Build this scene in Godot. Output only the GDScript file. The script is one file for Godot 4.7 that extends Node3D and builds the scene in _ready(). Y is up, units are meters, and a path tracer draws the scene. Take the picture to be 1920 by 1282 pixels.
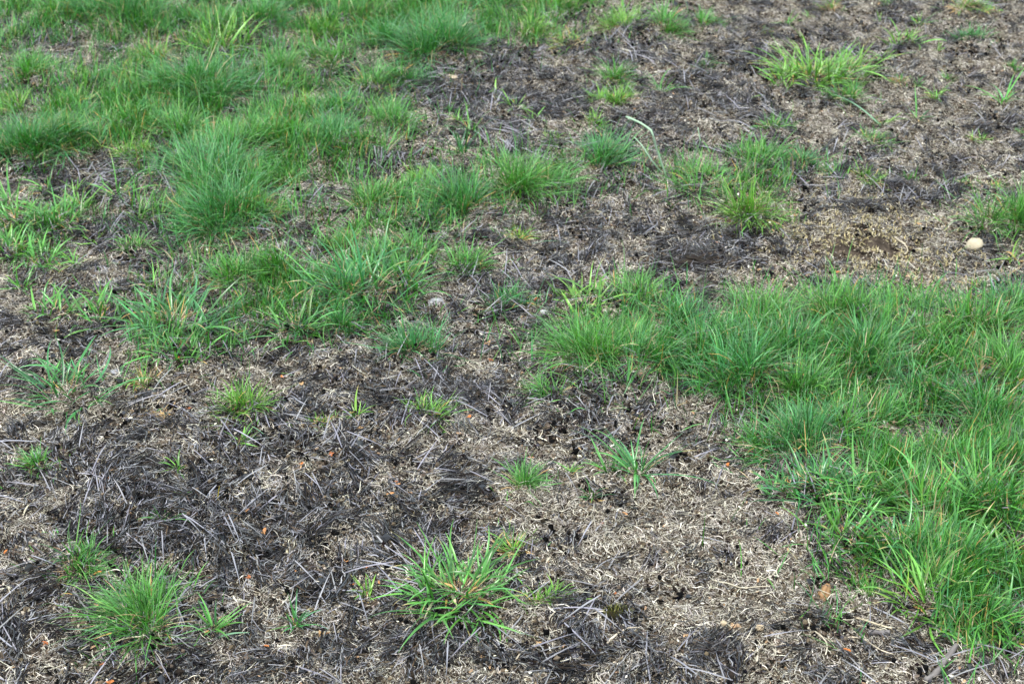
extends Node3D
# Patchy lawn recovering on burnt, dead thatch, seen from standing height under an overcast sky.

const GRID := 0.0125          # spacing of the fine ground grid
const X0 := -2.6
const Z0 := -6.0
const NX := 417
const NZ := 401

var rng := RandomNumberGenerator.new()
var n_large := FastNoiseLite.new()
var n_mid := FastNoiseLite.new()
var n_small := FastNoiseLite.new()
var n_char := FastNoiseLite.new()
var n_flow := FastNoiseLite.new()
var heights := PackedFloat32Array()
var chars := PackedFloat32Array()
var bare := PackedFloat32Array()
var M := {}
var used := {}

# [type, x, z, width, height, palette, density, label]: f fine, y yellowing fine, d dead, b broad-bladed, s seedling
var TUFTS = [
	["f", -1.105, -4.371, 0.379, 0.106, 0, 1.20, "large dense dark green mound at the top edge, left of all other mounds there"],
	["f", -1.402, -4.471, 0.239, 0.069, 1, 0.90, "loose pale green tuft in the top left corner"],
	["f", -1.260, -4.387, 0.199, 0.071, 1, 0.90, "soft green tuft left of the largest mound at the top left"],
	["f", -0.977, -4.534, 0.205, 0.057, 0, 1.00, "dark green tuft touching the top edge above the yellowish spiky clump"],
	["f", -0.854, -4.490, 0.221, 0.063, 1, 1.00, "green tuft at the top edge, first right of the dark corner tufts"],
	["f", -0.701, -4.329, 0.269, 0.075, 0, 1.00, "broad low green mound between the top edge mound and the yellowish spiky clump"],
	["f", -0.595, -4.514, 0.241, 0.067, 1, 1.00, "green tuft at the top edge above the small brown gap in the lawn"],
	["f", -0.530, -4.258, 0.194, 0.054, 2, 0.80, "thin light green tuft right of the low mound near the top"],
	["f", -1.235, -3.955, 0.208, 0.073, 1, 1.00, "isolated round tuft with bare soil above and below, near the left edge"],
	["y", -1.113, -3.917, 0.148, 0.045, 2, 0.70, "low yellowish tuft joined to the right side of the isolated round tuft"],
	["f", -1.360, -4.225, 0.140, 0.039, 1, 0.50, "thin flat tuft at the left edge beside the bare brown strip"],
	["b", -0.779, -4.155, 0.225, 0.072, 2, 0.80, "spiky broad-bladed clump with yellow tips in the upper left lawn"],
	["y", -0.950, -4.070, 0.187, 0.052, 2, 0.80, "pale thin tuft left of the spiky yellow-tipped clump"],
	["f", -0.978, -3.929, 0.149, 0.045, 2, 0.60, "short thin tuft right of a small upright brown leaf"],
	["f", -0.760, -3.816, 0.387, 0.121, 0, 1.30, "biggest dark green mound in the middle of the upper left lawn"],
	["f", -0.894, -3.849, 0.179, 0.070, 1, 1.00, "green tuft leaning on the left side of the biggest upper mound"],
	["f", -0.598, -3.973, 0.217, 0.076, 1, 1.00, "fluffy green tuft right of the biggest upper mound"],
	["f", -0.476, -4.081, 0.205, 0.072, 1, 1.00, "soft green tuft left of the large fluffy clump by the dark soil"],
	["f", -0.435, -3.720, 0.158, 0.062, 0, 1.00, "dark green tuft on the lawn edge, just left of the round tuft on bare soil"],
	["f", -0.535, -3.787, 0.160, 0.056, 2, 0.90, "light green tuft between the biggest upper mound and the lawn edge"],
	["f", -1.127, -3.494, 0.301, 0.108, 0, 1.30, "large dark mound cut by the left edge above the bare black strip"],
	["f", -1.016, -3.528, 0.197, 0.075, 1, 1.00, "pale green tuft right of the large left edge mound"],
	["f", -1.224, -3.717, 0.174, 0.054, 2, 0.80, "light tuft at the left edge above the large mound"],
	["f", -1.092, -3.717, 0.190, 0.053, 2, 0.80, "thin light green tuft below the bare strip under the isolated round tuft"],
	["f", -0.931, -3.637, 0.202, 0.063, 1, 1.00, "green tuft in the lawn below the biggest mound's left flank"],
	["f", -0.890, -3.467, 0.164, 0.046, 2, 0.70, "sparse trailing tuft on the lower lawn edge above the black soil"],
	["f", -0.804, -3.577, 0.199, 0.076, 1, 1.00, "green tuft above the long-bladed mound in the left half"],
	["f", -0.664, -3.264, 0.313, 0.113, 0, 1.30, "tall long-bladed mound at the lower tongue of the left lawn"],
	["f", -0.746, -3.394, 0.206, 0.074, 0, 1.10, "leaning tuft on the left shoulder of the tall long-bladed mound"],
	["f", -0.627, -3.455, 0.223, 0.080, 1, 1.10, "green tuft behind the tall long-bladed mound"],
	["y", -0.490, -3.277, 0.128, 0.053, 2, 1.00, "small round yellowish tuft beside the tall long-bladed mound"],
	["f", -0.574, -3.216, 0.155, 0.073, 1, 1.00, "tuft leaning right off the tall long-bladed mound"],
	["f", -0.518, -3.481, 0.210, 0.073, 1, 1.10, "soft bluish green tuft right of the tall mound, on the lawn edge"],
	["f", -0.420, -3.499, 0.226, 0.078, 0, 1.10, "dark bluish tuft at the lawn edge below the round tuft on bare soil"],
	["f", -0.336, -3.472, 0.179, 0.055, 1, 0.90, "tuft at the right tip of the middle lawn edge"],
	["f", -0.588, -3.073, 0.312, 0.087, 0, 1.30, "wide dark tuft below the tall mound, blades combed to the left"],
	["y", -0.519, -3.104, 0.150, 0.058, 2, 0.90, "yellowish tuft forming the right end of the wide dark tuft"],
	["f", -0.166, -4.172, 0.399, 0.126, 0, 1.30, "large fluffy clump at the edge of the dark soil, top centre"],
	["f", -0.328, -4.209, 0.227, 0.080, 0, 1.10, "dark tuft left of the large fluffy clump at top centre"],
	["f", -0.413, -4.466, 0.239, 0.067, 1, 1.00, "green tuft at the top edge left of centre"],
	["f", -0.247, -4.514, 0.260, 0.073, 1, 1.00, "green tuft at the top edge above the large fluffy clump"],
	["f", -0.069, -4.486, 0.240, 0.067, 0, 1.00, "darker tuft at the top edge right of the large fluffy clump"],
	["f", 0.077, -4.486, 0.221, 0.062, 2, 1.00, "light green tuft at the top edge left of the lawn's last tuft"],
	["f", 0.200, -4.480, 0.184, 0.052, 1, 1.00, "last tuft of the top edge lawn before the brown ground"],
	["f", 0.059, -4.271, 0.212, 0.059, 2, 0.80, "pale tuft on the ridge right of the large fluffy clump"],
	["y", 0.151, -4.149, 0.156, 0.050, 2, 0.80, "straw-yellow tuft on the crumbling dark edge, top centre"],
	["f", 0.311, -4.289, 0.213, 0.060, 2, 1.00, "light green tuft on the low ridge right of the straw-yellow tuft"],
	["f", 0.421, -4.276, 0.195, 0.055, 1, 1.00, "green tuft at the right end of the low ridge"],
	["f", 0.540, -4.356, 0.144, 0.051, 1, 0.90, "small tuft just beyond the ridge's right end"],
	["f", -0.287, -3.946, 0.207, 0.069, 0, 1.20, "neat round dark tuft standing free below the large fluffy clump"],
	["f", -0.353, -3.867, 0.147, 0.073, 1, 0.90, "tuft left of the neat round one, fading into the lawn"],
	["f", -0.284, -3.628, 0.201, 0.066, 1, 1.10, "round green tuft on dark soil at the lawn's right edge, lower of two"],
	["f", 0.254, -3.781, 0.152, 0.050, 2, 1.20, "bright round tuft on bare ground, front half of a double clump"],
	["f", 0.261, -3.910, 0.140, 0.063, 1, 1.00, "taller rear half of the bright double clump on bare ground"],
	["s", 0.378, -3.832, 0.113, 0.040, 1, 1.00, "pair of broad-bladed seedlings right of the bright double clump"],
	["s", 0.007, -3.748, 0.119, 0.033, 2, 1.00, "flat yellow-green seedling alone on the dark soil above centre"],
	["s", 0.052, -3.681, 0.078, 0.022, 2, 0.70, "tiny seedling just below the flat yellow-green one"],
	["s", -0.133, -3.666, 0.075, 0.035, 2, 1.00, "small bright seedling right of the lower round lawn edge tuft"],
	["s", -0.100, -3.585, 0.107, 0.044, 1, 1.00, "broad-bladed seedling below the small bright one on dark soil"],
	["s", -0.114, -3.449, 0.149, 0.042, 0, 1.00, "spreading bluish seedling above the row of three mounds"],
	["d", -0.250, -3.835, 0.073, 0.020, 0, 0.70, "little orange dried tuft right below the neat round dark tuft"],
	["s", -0.041, -3.880, 0.057, 0.016, 2, 0.60, "minute green sprig on the dark soil right of the large clump"],
	["f", 0.196, -3.631, 0.108, 0.042, 2, 0.70, "thin upright tuft between the bright double clump and the round tuft below"],
	["f", 0.100, -3.505, 0.105, 0.030, 2, 0.50, "sparse sprig left of the round tuft under the double clump"],
	["f", 0.201, -3.376, 0.183, 0.086, 0, 1.30, "round bluish tuft right end of the diagonal row of mounds"],
	["f", 0.030, -3.252, 0.255, 0.092, 1, 1.40, "dense rounded mound with rusty base in the diagonal row"],
	["f", -0.120, -3.118, 0.261, 0.083, 0, 1.30, "wide low mound below the dense rusty-based one"],
	["f", -0.286, -3.151, 0.208, 0.075, 1, 1.20, "mound with long blades, left end of the diagonal row"],
	["f", -0.191, -3.282, 0.143, 0.043, 2, 0.80, "short pale tuft above the wide low mound"],
	["f", -0.304, -3.056, 0.135, 0.038, 1, 0.90, "low tuft below the left mound of the diagonal row"],
	["s", 0.775, -4.371, 0.076, 0.038, 1, 1.00, "small green tuft on brown ground, right of the ridge"],
	["y", 0.701, -4.271, 0.060, 0.029, 2, 0.70, "tiny dull tuft below left of a small green one near the ridge"],
	["s", 0.842, -4.416, 0.047, 0.024, 2, 0.50, "faint small sprig near the top edge right of the ridge"],
	["y", 0.927, -4.516, 0.102, 0.040, 2, 1.00, "yellow-green tuft at the top edge in the right half"],
	["f", 1.097, -4.554, 0.064, 0.024, 1, 0.70, "tiny tuft at the top edge, next right of the yellow-green one"],
	["s", 1.049, -4.428, 0.055, 0.021, 2, 0.40, "very thin sprig below the top edge in the right half"],
	["y", 1.309, -4.466, 0.165, 0.046, 2, 0.80, "flat dry-looking tuft near the top right corner"],
	["s", 1.146, -4.348, 0.099, 0.039, 2, 1.00, "bright yellow-green seedling near the top right"],
	["b", 1.065, -4.179, 0.130, 0.044, 2, 0.60, "bright bushy tuft above the big broad-bladed clump's right end"],
	["f", 1.255, -4.215, 0.149, 0.042, 0, 0.80, "flat bluish tuft near the right edge, below the dry-looking one"],
	["s", 1.141, -4.114, 0.045, 0.022, 2, 0.60, "tiny sprig right of the bright bushy tuft"],
	["b", 0.769, -3.914, 0.247, 0.089, 2, 1.50, "big broad-bladed bright clump in the upper right"],
	["b", 0.865, -3.953, 0.183, 0.091, 2, 1.00, "right wing of the big broad-bladed clump"],
	["b", 0.689, -3.886, 0.115, 0.057, 2, 0.80, "left wing of the big broad-bladed clump"],
	["f", 0.854, -3.782, 0.160, 0.045, 1, 0.80, "low bluish tuft at the foot of the big broad-bladed clump"],
	["s", 0.980, -4.042, 0.101, 0.043, 2, 0.80, "loose sprig right of the big broad-bladed clump"],
	["f", 0.500, -4.034, 0.088, 0.028, 1, 0.70, "small flat tuft on bare ground left of the big broad-bladed clump"],
	["y", 1.004, -3.925, 0.076, 0.028, 1, 1.00, "small dark-based tuft right of the big broad-bladed clump"],
	["s", 1.039, -3.893, 0.066, 0.032, 1, 0.60, "small sprig beside the dark-based tuft"],
	["f", 1.131, -3.949, 0.050, 0.025, 1, 0.60, "tiny round tuft further right of the dark-based tuft"],
	["s", 1.063, -3.789, 0.106, 0.030, 2, 1.00, "flat yellow-green rosette right of centre in the upper right"],
	["f", 1.313, -4.013, 0.084, 0.025, 1, 0.80, "small tuft at the right edge, upper of two"],
	["s", 1.225, -3.770, 0.128, 0.036, 1, 0.90, "flat tuft at the right edge beside dark crumbs"],
	["s", 0.911, -3.665, 0.078, 0.031, 2, 0.80, "pale-stemmed seedling at the end of a long lying blade"],
	["s", 0.992, -3.680, 0.094, 0.026, 0, 0.50, "bluish blades lying right of the pale-stemmed seedling"],
	["f", 0.636, -3.599, 0.102, 0.051, 1, 0.70, "narrow upright tuft with reddish base, alone on bare ground"],
	["f", 0.845, -3.491, 0.132, 0.046, 1, 0.60, "loose airy tuft below the long lying blade"],
	["f", 0.535, -3.371, 0.190, 0.066, 1, 0.80, "airy green tuft above the bright tuft in the right half"],
	["f", 0.420, -3.251, 0.184, 0.073, 1, 0.80, "airy tuft left of the bright tuft in the right half"],
	["f", 0.656, -3.363, 0.146, 0.050, 0, 0.70, "thin dark tuft to the right of the airy green one"],
	["f", 0.710, -3.323, 0.066, 0.032, 1, 0.50, "small sprig ending the airy row at its right"],
	["f", 0.515, -3.104, 0.185, 0.082, 2, 1.00, "bright bushy tuft below the airy row, right of the middle"],
	["f", 0.785, -3.276, 0.120, 0.034, 2, 0.70, "small pale tuft left of the black burnt clod"],
	["f", 0.891, -3.325, 0.075, 0.029, 1, 0.50, "thin sprig behind the black burnt clod"],
	["y", 1.006, -3.305, 0.095, 0.034, 1, 0.60, "dry-based small tuft right of the black burnt clod"],
	["y", 1.084, -3.290, 0.080, 0.028, 2, 0.50, "thin yellowing tuft left above the right edge mound"],
	["y", 1.111, -3.573, 0.073, 0.021, 2, 0.80, "little yellow tuft left of the right edge, above the dry-based one"],
	["f", 1.222, -3.595, 0.046, 0.020, 1, 0.70, "small green tip of a tuft at the right edge"],
	["f", 1.056, -3.088, 0.252, 0.091, 1, 1.30, "large mound cut by the right edge above the pale stone"],
	["s", 1.022, -2.918, 0.091, 0.031, 2, 0.80, "flat blades at the right edge below the pale stone"],
	["y", 0.925, -2.814, 0.076, 0.032, 1, 0.50, "sparse dry sprig above the right mass of grass, below the pale stone"],
	["s", -1.040, -3.272, 0.114, 0.032, 1, 0.80, "thin seedling near the left edge on black soil"],
	["s", -0.980, -3.297, 0.057, 0.029, 2, 0.50, "seedling with one orange blade on the black strip"],
	["s", -0.864, -3.209, 0.126, 0.056, 1, 1.10, "loose seedling alone left of the tall mound's foot"],
	["s", -0.796, -3.105, 0.082, 0.034, 2, 0.80, "small seedling below the loose one, left of the wide dark tuft"],
	["b", -1.062, -3.112, 0.165, 0.046, 1, 1.20, "low broad-bladed patch at the left edge, upper of three"],
	["b", -0.967, -3.097, 0.150, 0.042, 1, 1.20, "low broad-bladed tuft right of the left edge patch"],
	["b", -1.025, -2.953, 0.132, 0.057, 1, 1.20, "low broad-bladed patch at the left edge, beside the upright bark flake"],
	["b", -0.955, -2.913, 0.117, 0.046, 1, 1.10, "broad-bladed tuft right of the upright bark flake"],
	["s", -0.889, -2.911, 0.078, 0.039, 2, 0.90, "yellowish sprig right of the bark flake"],
	["s", -0.881, -3.043, 0.094, 0.039, 2, 0.80, "sprig at the right end of the left broad-bladed patch"],
	["b", -0.881, -2.693, 0.123, 0.061, 1, 0.55, "upright fan of broad blades on bare soil near the left edge"],
	["b", -0.785, -2.684, 0.141, 0.064, 1, 0.55, "open broad-bladed tuft right of the upright fan"],
	["s", -0.812, -2.783, 0.088, 0.036, 2, 0.80, "small sprig above the open broad-bladed tuft"],
	["s", -0.702, -2.785, 0.101, 0.040, 2, 0.80, "sparse sprig above the sprawling bluish tuft"],
	["b", -0.632, -2.630, 0.217, 0.078, 0, 0.90, "sprawling bluish tuft in the left middle"],
	["b", -0.595, -2.501, 0.151, 0.045, 1, 0.60, "lower arm of the sprawling bluish tuft"],
	["f", -0.559, -2.807, 0.190, 0.068, 1, 1.00, "loose dark tuft between the wide dark tuft and the sprawling one"],
	["f", -0.458, -2.841, 0.160, 0.066, 1, 1.00, "tuft right of the loose dark one, left of centre"],
	["f", -0.518, -2.604, 0.084, 0.034, 2, 0.40, "faint dry sprig right of the sprawling bluish tuft"],
	["f", -0.359, -2.949, 0.131, 0.059, 1, 1.10, "tuft with brown base below the left mound of the diagonal row"],
	["b", -0.403, -2.599, 0.131, 0.066, 1, 0.70, "tuft with one tall upright blade, left of centre"],
	["f", -0.399, -2.608, 0.108, 0.042, 0, 1.00, "dark fine tuft at the foot of the tall upright blade"],
	["f", -0.321, -2.632, 0.133, 0.050, 0, 1.10, "round bluish tuft right of the tall upright blade"],
	["b", -0.775, -2.387, 0.206, 0.058, 0, 0.55, "wide open ring of greyish broad blades in the lower left"],
	["s", -0.817, -2.422, 0.093, 0.047, 0, 1.00, "left arm of the open ring of greyish blades"],
	["y", -0.658, -2.433, 0.083, 0.042, 2, 0.90, "pale tuft with straw centre right of the open ring"],
	["f", -0.476, -2.350, 0.117, 0.058, 2, 1.30, "bright upright tuft with long trailing blades, left of centre"],
	["d", -0.600, -2.323, 0.076, 0.023, 0, 1.00, "straw-coloured dead tuft below the pale straw-centred one"],
	["y", -0.332, -2.299, 0.080, 0.026, 2, 0.90, "low yellow-green tuft right of the bright upright tuft"],
	["s", -0.449, -2.230, 0.055, 0.027, 2, 1.20, "short bright seedling below the bright upright tuft"],
	["s", -0.737, -2.297, 0.024, 0.012, 2, 0.50, "tiny green sprig under the open ring of greyish blades"],
	["b", -0.282, -2.768, 0.275, 0.077, 0, 1.10, "wide flat bluish broad-bladed tuft in the centre left"],
	["b", -0.210, -2.791, 0.139, 0.053, 1, 0.70, "right end of the wide flat broad-bladed tuft, beside a grey-white stone"],
	["f", -0.331, -2.740, 0.137, 0.064, 0, 1.00, "dark fine tuft on the left of the wide flat one"],
	["f", -0.081, -2.900, 0.149, 0.051, 1, 1.20, "compact bright tuft right of centre-left, below the wide low mound"],
	["f", -0.207, -2.933, 0.183, 0.051, 1, 0.90, "low tuft left of the compact bright one"],
	["f", -0.281, -2.901, 0.143, 0.042, 1, 0.80, "low green tuft left of a low one above the wide flat tuft"],
	["y", 0.017, -3.027, 0.078, 0.038, 2, 1.00, "little yellow-green tuft with a long blade lying to the right"],
	["f", -0.010, -2.751, 0.118, 0.052, 0, 1.10, "small round dark tuft alone in the very centre"],
	["f", -0.171, -2.546, 0.141, 0.071, 0, 1.20, "dark tuft with brown dead base left of the centre thatch"],
	["f", -0.146, -2.321, 0.101, 0.050, 2, 0.90, "thin light tuft below the dark brown-based one"],
	["s", -0.266, -2.307, 0.060, 0.021, 2, 0.80, "sparse yellow-green sprig left of the thin light tuft"],
	["b", 0.140, -2.744, 0.149, 0.053, 2, 0.80, "bright broad-bladed tuft at the left tip of the right mass"],
	["f", 0.238, -2.744, 0.187, 0.069, 1, 1.00, "green tuft behind the long-bladed mound in the right mass"],
	["f", 0.306, -2.691, 0.159, 0.071, 0, 1.00, "bluish tuft joining the long-bladed mound to the right mass"],
	["f", 0.165, -2.509, 0.268, 0.093, 1, 1.30, "long-bladed mound reaching left from the right mass"],
	["f", 0.233, -2.518, 0.175, 0.087, 0, 1.10, "right half of the long-bladed mound, blades combed right"],
	["f", 0.075, -2.393, 0.113, 0.054, 1, 0.80, "thin tuft in front of the long-bladed mound"],
	["f", 0.464, -2.644, 0.230, 0.083, 1, 1.20, "rear left mound of the right mass of grass"],
	["f", 0.362, -2.541, 0.200, 0.095, 0, 1.20, "left edge mound of the right mass with blades trailing left"],
	["f", 0.418, -2.445, 0.199, 0.099, 0, 1.30, "front left mound of the right mass, over bare thatch"],
	["f", 0.519, -2.544, 0.212, 0.076, 0, 1.20, "mound of the right mass left of an orange blade"],
	["f", 0.505, -2.390, 0.175, 0.083, 1, 1.00, "tuft of the right mass above the separate front tuft"],
	["f", 0.621, -2.677, 0.208, 0.075, 1, 1.10, "rear mound of the right mass above the orange blade"],
	["f", 0.636, -2.488, 0.191, 0.095, 0, 1.20, "mound of the right mass with an orange blade and dark hollow"],
	["f", 0.760, -2.712, 0.160, 0.072, 1, 0.90, "thin rear tuft of the right mass against brown soil"],
	["f", 0.768, -2.564, 0.225, 0.081, 1, 1.20, "centre right mound of the right mass"],
	["f", 0.726, -2.376, 0.195, 0.090, 0, 1.10, "mound right of the dark hollow in the right mass"],
	["f", 0.881, -2.620, 0.192, 0.096, 1, 1.00, "tuft of the right mass nearly at the right edge, rear"],
	["f", 0.967, -2.716, 0.148, 0.074, 0, 1.10, "rear dark tuft of the right mass at the right edge"],
	["f", 0.886, -2.451, 0.168, 0.084, 1, 1.10, "tuft of the right mass cut by the right edge, middle"],
	["f", 0.798, -2.291, 0.180, 0.090, 0, 1.00, "tuft of the right mass cut by the right edge, lower"],
	["f", 0.476, -2.206, 0.233, 0.084, 0, 1.30, "separate dark front tuft at the lower left of the right mass"],
	["f", 0.546, -2.250, 0.118, 0.059, 1, 1.00, "right shoulder of the separate dark front tuft"],
	["f", 0.618, -2.299, 0.150, 0.062, 1, 0.90, "short tuft in front of the dark hollow"],
	["f", 0.625, -2.159, 0.162, 0.067, 1, 1.00, "fine tuft right of the separate dark front tuft"],
	["f", 0.725, -2.177, 0.163, 0.078, 1, 1.00, "fine tuft above the broad blades on the right"],
	["f", 0.812, -2.174, 0.125, 0.062, 0, 1.00, "fine dark tuft above the broad blades at the right edge"],
	["b", 0.481, -2.074, 0.158, 0.050, 0, 0.90, "bluish broad-bladed tuft pushing left onto pale thatch"],
	["b", 0.553, -2.049, 0.166, 0.063, 1, 1.00, "broad-bladed tuft right of the one pushing onto pale thatch"],
	["b", 0.638, -2.019, 0.173, 0.081, 1, 1.10, "broad-bladed tuft in the middle of the lower right grass"],
	["b", 0.741, -2.033, 0.165, 0.082, 1, 1.10, "broad-bladed tuft at the right edge, upper of the lower right grass"],
	["b", 0.585, -1.924, 0.150, 0.072, 0, 1.00, "broad-bladed tuft above the fine tuft by the brown leaf"],
	["b", 0.667, -1.900, 0.166, 0.078, 1, 1.10, "broad-bladed tuft at the centre of the lower right corner"],
	["b", 0.740, -1.890, 0.131, 0.065, 2, 1.00, "bright broad-bladed tuft at the right edge, lower right corner"],
	["f", 0.516, -1.837, 0.094, 0.031, 1, 0.90, "small fine tuft right of the curled brown leaf"],
	["b", 0.597, -1.798, 0.160, 0.056, 2, 0.90, "front broad-bladed tuft with yellow stems over pale straws"],
	["b", 0.675, -1.775, 0.133, 0.061, 1, 0.80, "front broad-bladed tuft in the bottom right corner"],
	["s", 0.704, -1.727, 0.049, 0.025, 2, 0.80, "few blades in the very bottom right corner"],
	["f", 0.026, -2.105, 0.108, 0.050, 1, 1.10, "loose tuft with tan blades on pale thatch, below the thatch's centre"],
	["y", -0.002, -1.963, 0.089, 0.045, 2, 1.10, "orange-tinged dry tuft in the bottom middle"],
	["b", -0.078, -1.844, 0.184, 0.073, 1, 1.70, "splayed broad-bladed rosette in the bottom middle"],
	["f", 0.050, -1.826, 0.081, 0.035, 2, 0.70, "small olive tuft right of the splayed rosette"],
	["s", -0.213, -1.856, 0.048, 0.024, 2, 1.00, "small seedling left of the splayed rosette"],
	["s", 0.204, -2.153, 0.143, 0.060, 0, 2.20, "upright broad-bladed seedling on pale thatch right of centre bottom"],
	["s", 0.161, -2.173, 0.082, 0.041, 1, 1.30, "seedling just left of the upright broad-bladed one"],
	["s", 0.127, -2.094, 0.056, 0.028, 0, 0.90, "small bluish seedling below left of the upright broad-bladed one"],
	["s", 0.094, -2.168, 0.043, 0.022, 2, 0.80, "thin sprig on pale thatch above the loose tan-bladed tuft"],
	["f", -0.654, -1.911, 0.145, 0.045, 1, 1.10, "bright spreading tuft near the left edge at the bottom"],
	["f", -0.523, -1.793, 0.189, 0.080, 1, 1.60, "largest tuft of the bottom left corner, dense with long blades"],
	["s", -0.424, -1.772, 0.067, 0.033, 1, 1.20, "broad-bladed seedling right of the largest bottom left tuft"],
	["s", -0.309, -1.792, 0.055, 0.028, 0, 1.20, "small bluish seedling between the bottom left tuft and the rosette"],
	["s", -0.543, -2.159, 0.042, 0.021, 2, 1.00, "short upright seedling on black fibres in the lower left"],
	["s", -0.541, -2.024, 0.060, 0.026, 1, 1.00, "small flat seedling above the largest bottom left tuft"],
	["s", -0.525, -2.090, 0.026, 0.013, 2, 0.60, "tiny sprig between two seedlings on black fibres"],
	["f", -0.777, -2.157, 0.105, 0.041, 1, 1.10, "low greyish tuft at the left edge above the bottom left tufts"],
	["f", 0.414, -2.231, 0.117, 0.055, 1, 0.80, "ragged thin tuft at the left foot of the separate dark front tuft"],
	["b", 0.436, -2.084, 0.103, 0.044, 0, 0.70, "thin broad-bladed fringe left of the bluish tuft on pale thatch"],
	["b", 0.506, -1.953, 0.116, 0.039, 1, 0.80, "low broad-bladed fringe above the curled brown leaf"],
	["f", 0.494, -2.003, 0.082, 0.031, 1, 0.60, "short fine fringe below the bluish tuft on pale thatch"],
	["s", -1.094, -3.188, 0.126, 0.037, 1, 1.20, "small sprig at the left edge just under the black strip"],
	["s", -0.940, -3.174, 0.111, 0.038, 2, 1.10, "small sprig left of the loose seedling by the tall mound"],
	["s", -0.973, -2.816, 0.089, 0.036, 1, 1.00, "small sprig at the left edge above the upright fan of broad blades"],
	["f", -0.782, -2.969, 0.106, 0.036, 1, 0.60, "thin tuft right of the yellowish sprig near the bark flake"]
]

# charred (positive) and bleached (negative) areas: x, z, half width, half depth as seen, strength
var BURNT = [
	[-0.442, -2.149, 0.3031, 0.0779, 0.9], [-0.378, -1.992, 0.3448, 0.0493, 0.7], [-0.588, -2.020, 0.2072, 0.0580, 0.6], [-0.196, -2.376, 0.1862, 0.0559, 0.7], [-0.308, -2.485, 0.0962, 0.0481, 0.6],
	[-0.080, -2.600, 0.1194, 0.0398, 0.5], [-0.149, -3.846, 0.2165, 0.0812, 0.9], [0.054, -3.809, 0.1343, 0.0806, 0.6], [0.231, -4.160, 0.1732, 0.0289, 0.7], [0.453, -3.773, 0.2664, 0.1332, 0.35],
	[-0.920, -3.351, 0.2665, 0.0363, 0.8], [-0.787, -3.050, 0.1350, 0.0675, 0.6], [-0.796, -2.600, 0.1792, 0.0398, 0.5], [0.181, -3.076, 0.1132, 0.0340, 0.6], [0.381, -2.927, 0.1198, 0.0272, 1.0],
	[0.413, -3.025, 0.1341, 0.0335, 0.7], [0.863, -3.251, 0.0709, 0.0236, 0.9], [0.739, -3.155, 0.0924, 0.0173, 0.6], [0.043, -2.845, 0.0853, 0.0426, 0.8], [0.122, -2.412, 0.1883, 0.0377, 0.6],
	[-0.081, -1.711, 0.2220, 0.0296, 0.6], [-0.411, -1.690, 0.2202, 0.0294, 0.6], [-0.520, -1.875, 0.1575, 0.0472, 0.5], [0.281, -1.711, 0.0444, 0.0222, 0.9], [0.253, -1.888, 0.1186, 0.0237, 0.4],
	[0.237, -2.308, 0.1458, 0.0182, 0.4], [0.760, -4.037, 0.2112, 0.0845, 0.3], [-0.280, -1.838, 0.1553, 0.0466, 0.35], [-0.678, -1.756, 0.1506, 0.0602, 0.4],
	[0.325, -2.034, 0.1832, 0.1499, -0.6], [0.382, -1.851, 0.1170, 0.0624, -0.7], [0.761, -2.975, 0.2206, 0.0662, -0.6], [-0.939, -2.767, 0.0835, 0.0626, -0.3], [1.052, -3.773, 0.3331, 0.1599, -0.35],
	[0.169, -2.227, 0.1776, 0.0533, -0.3], [0.099, -2.006, 0.1237, 0.0660, -0.35], [0.000, -2.600, 0.0597, 0.0597, -0.3],
]

# worn spots where the sandy soil lies open
var BARE = [[0.768, -2.956, 0.1427, 0.0461, 1.0], [0.662, -2.975, 0.0993, 0.0331, 0.6], [-0.927, -2.682, 0.1019, 0.0408, 0.5], [1.329, -4.333, 0.2240, 0.0896, 0.45], [0.986, -3.773, 0.2132, 0.0666, 0.35], [-0.808, -2.522, 0.1168, 0.0292, 0.4], [-0.493, -2.503, 0.0677, 0.0242, 0.5], [0.044, -3.000, 0.0999, 0.0278, 0.3]]


class Geo:
	var v := PackedVector3Array()
	var n := PackedVector3Array()
	var c := PackedColorArray()
	var i := PackedInt32Array()
	func mesh(m: Material) -> ArrayMesh:
		var a := []
		a.resize(Mesh.ARRAY_MAX)
		a[Mesh.ARRAY_VERTEX] = v
		a[Mesh.ARRAY_NORMAL] = n
		a[Mesh.ARRAY_COLOR] = c
		a[Mesh.ARRAY_INDEX] = i
		var r := ArrayMesh.new()
		r.add_surface_from_arrays(Mesh.PRIMITIVE_TRIANGLES, a)
		r.surface_set_material(0, m)
		return r


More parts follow.
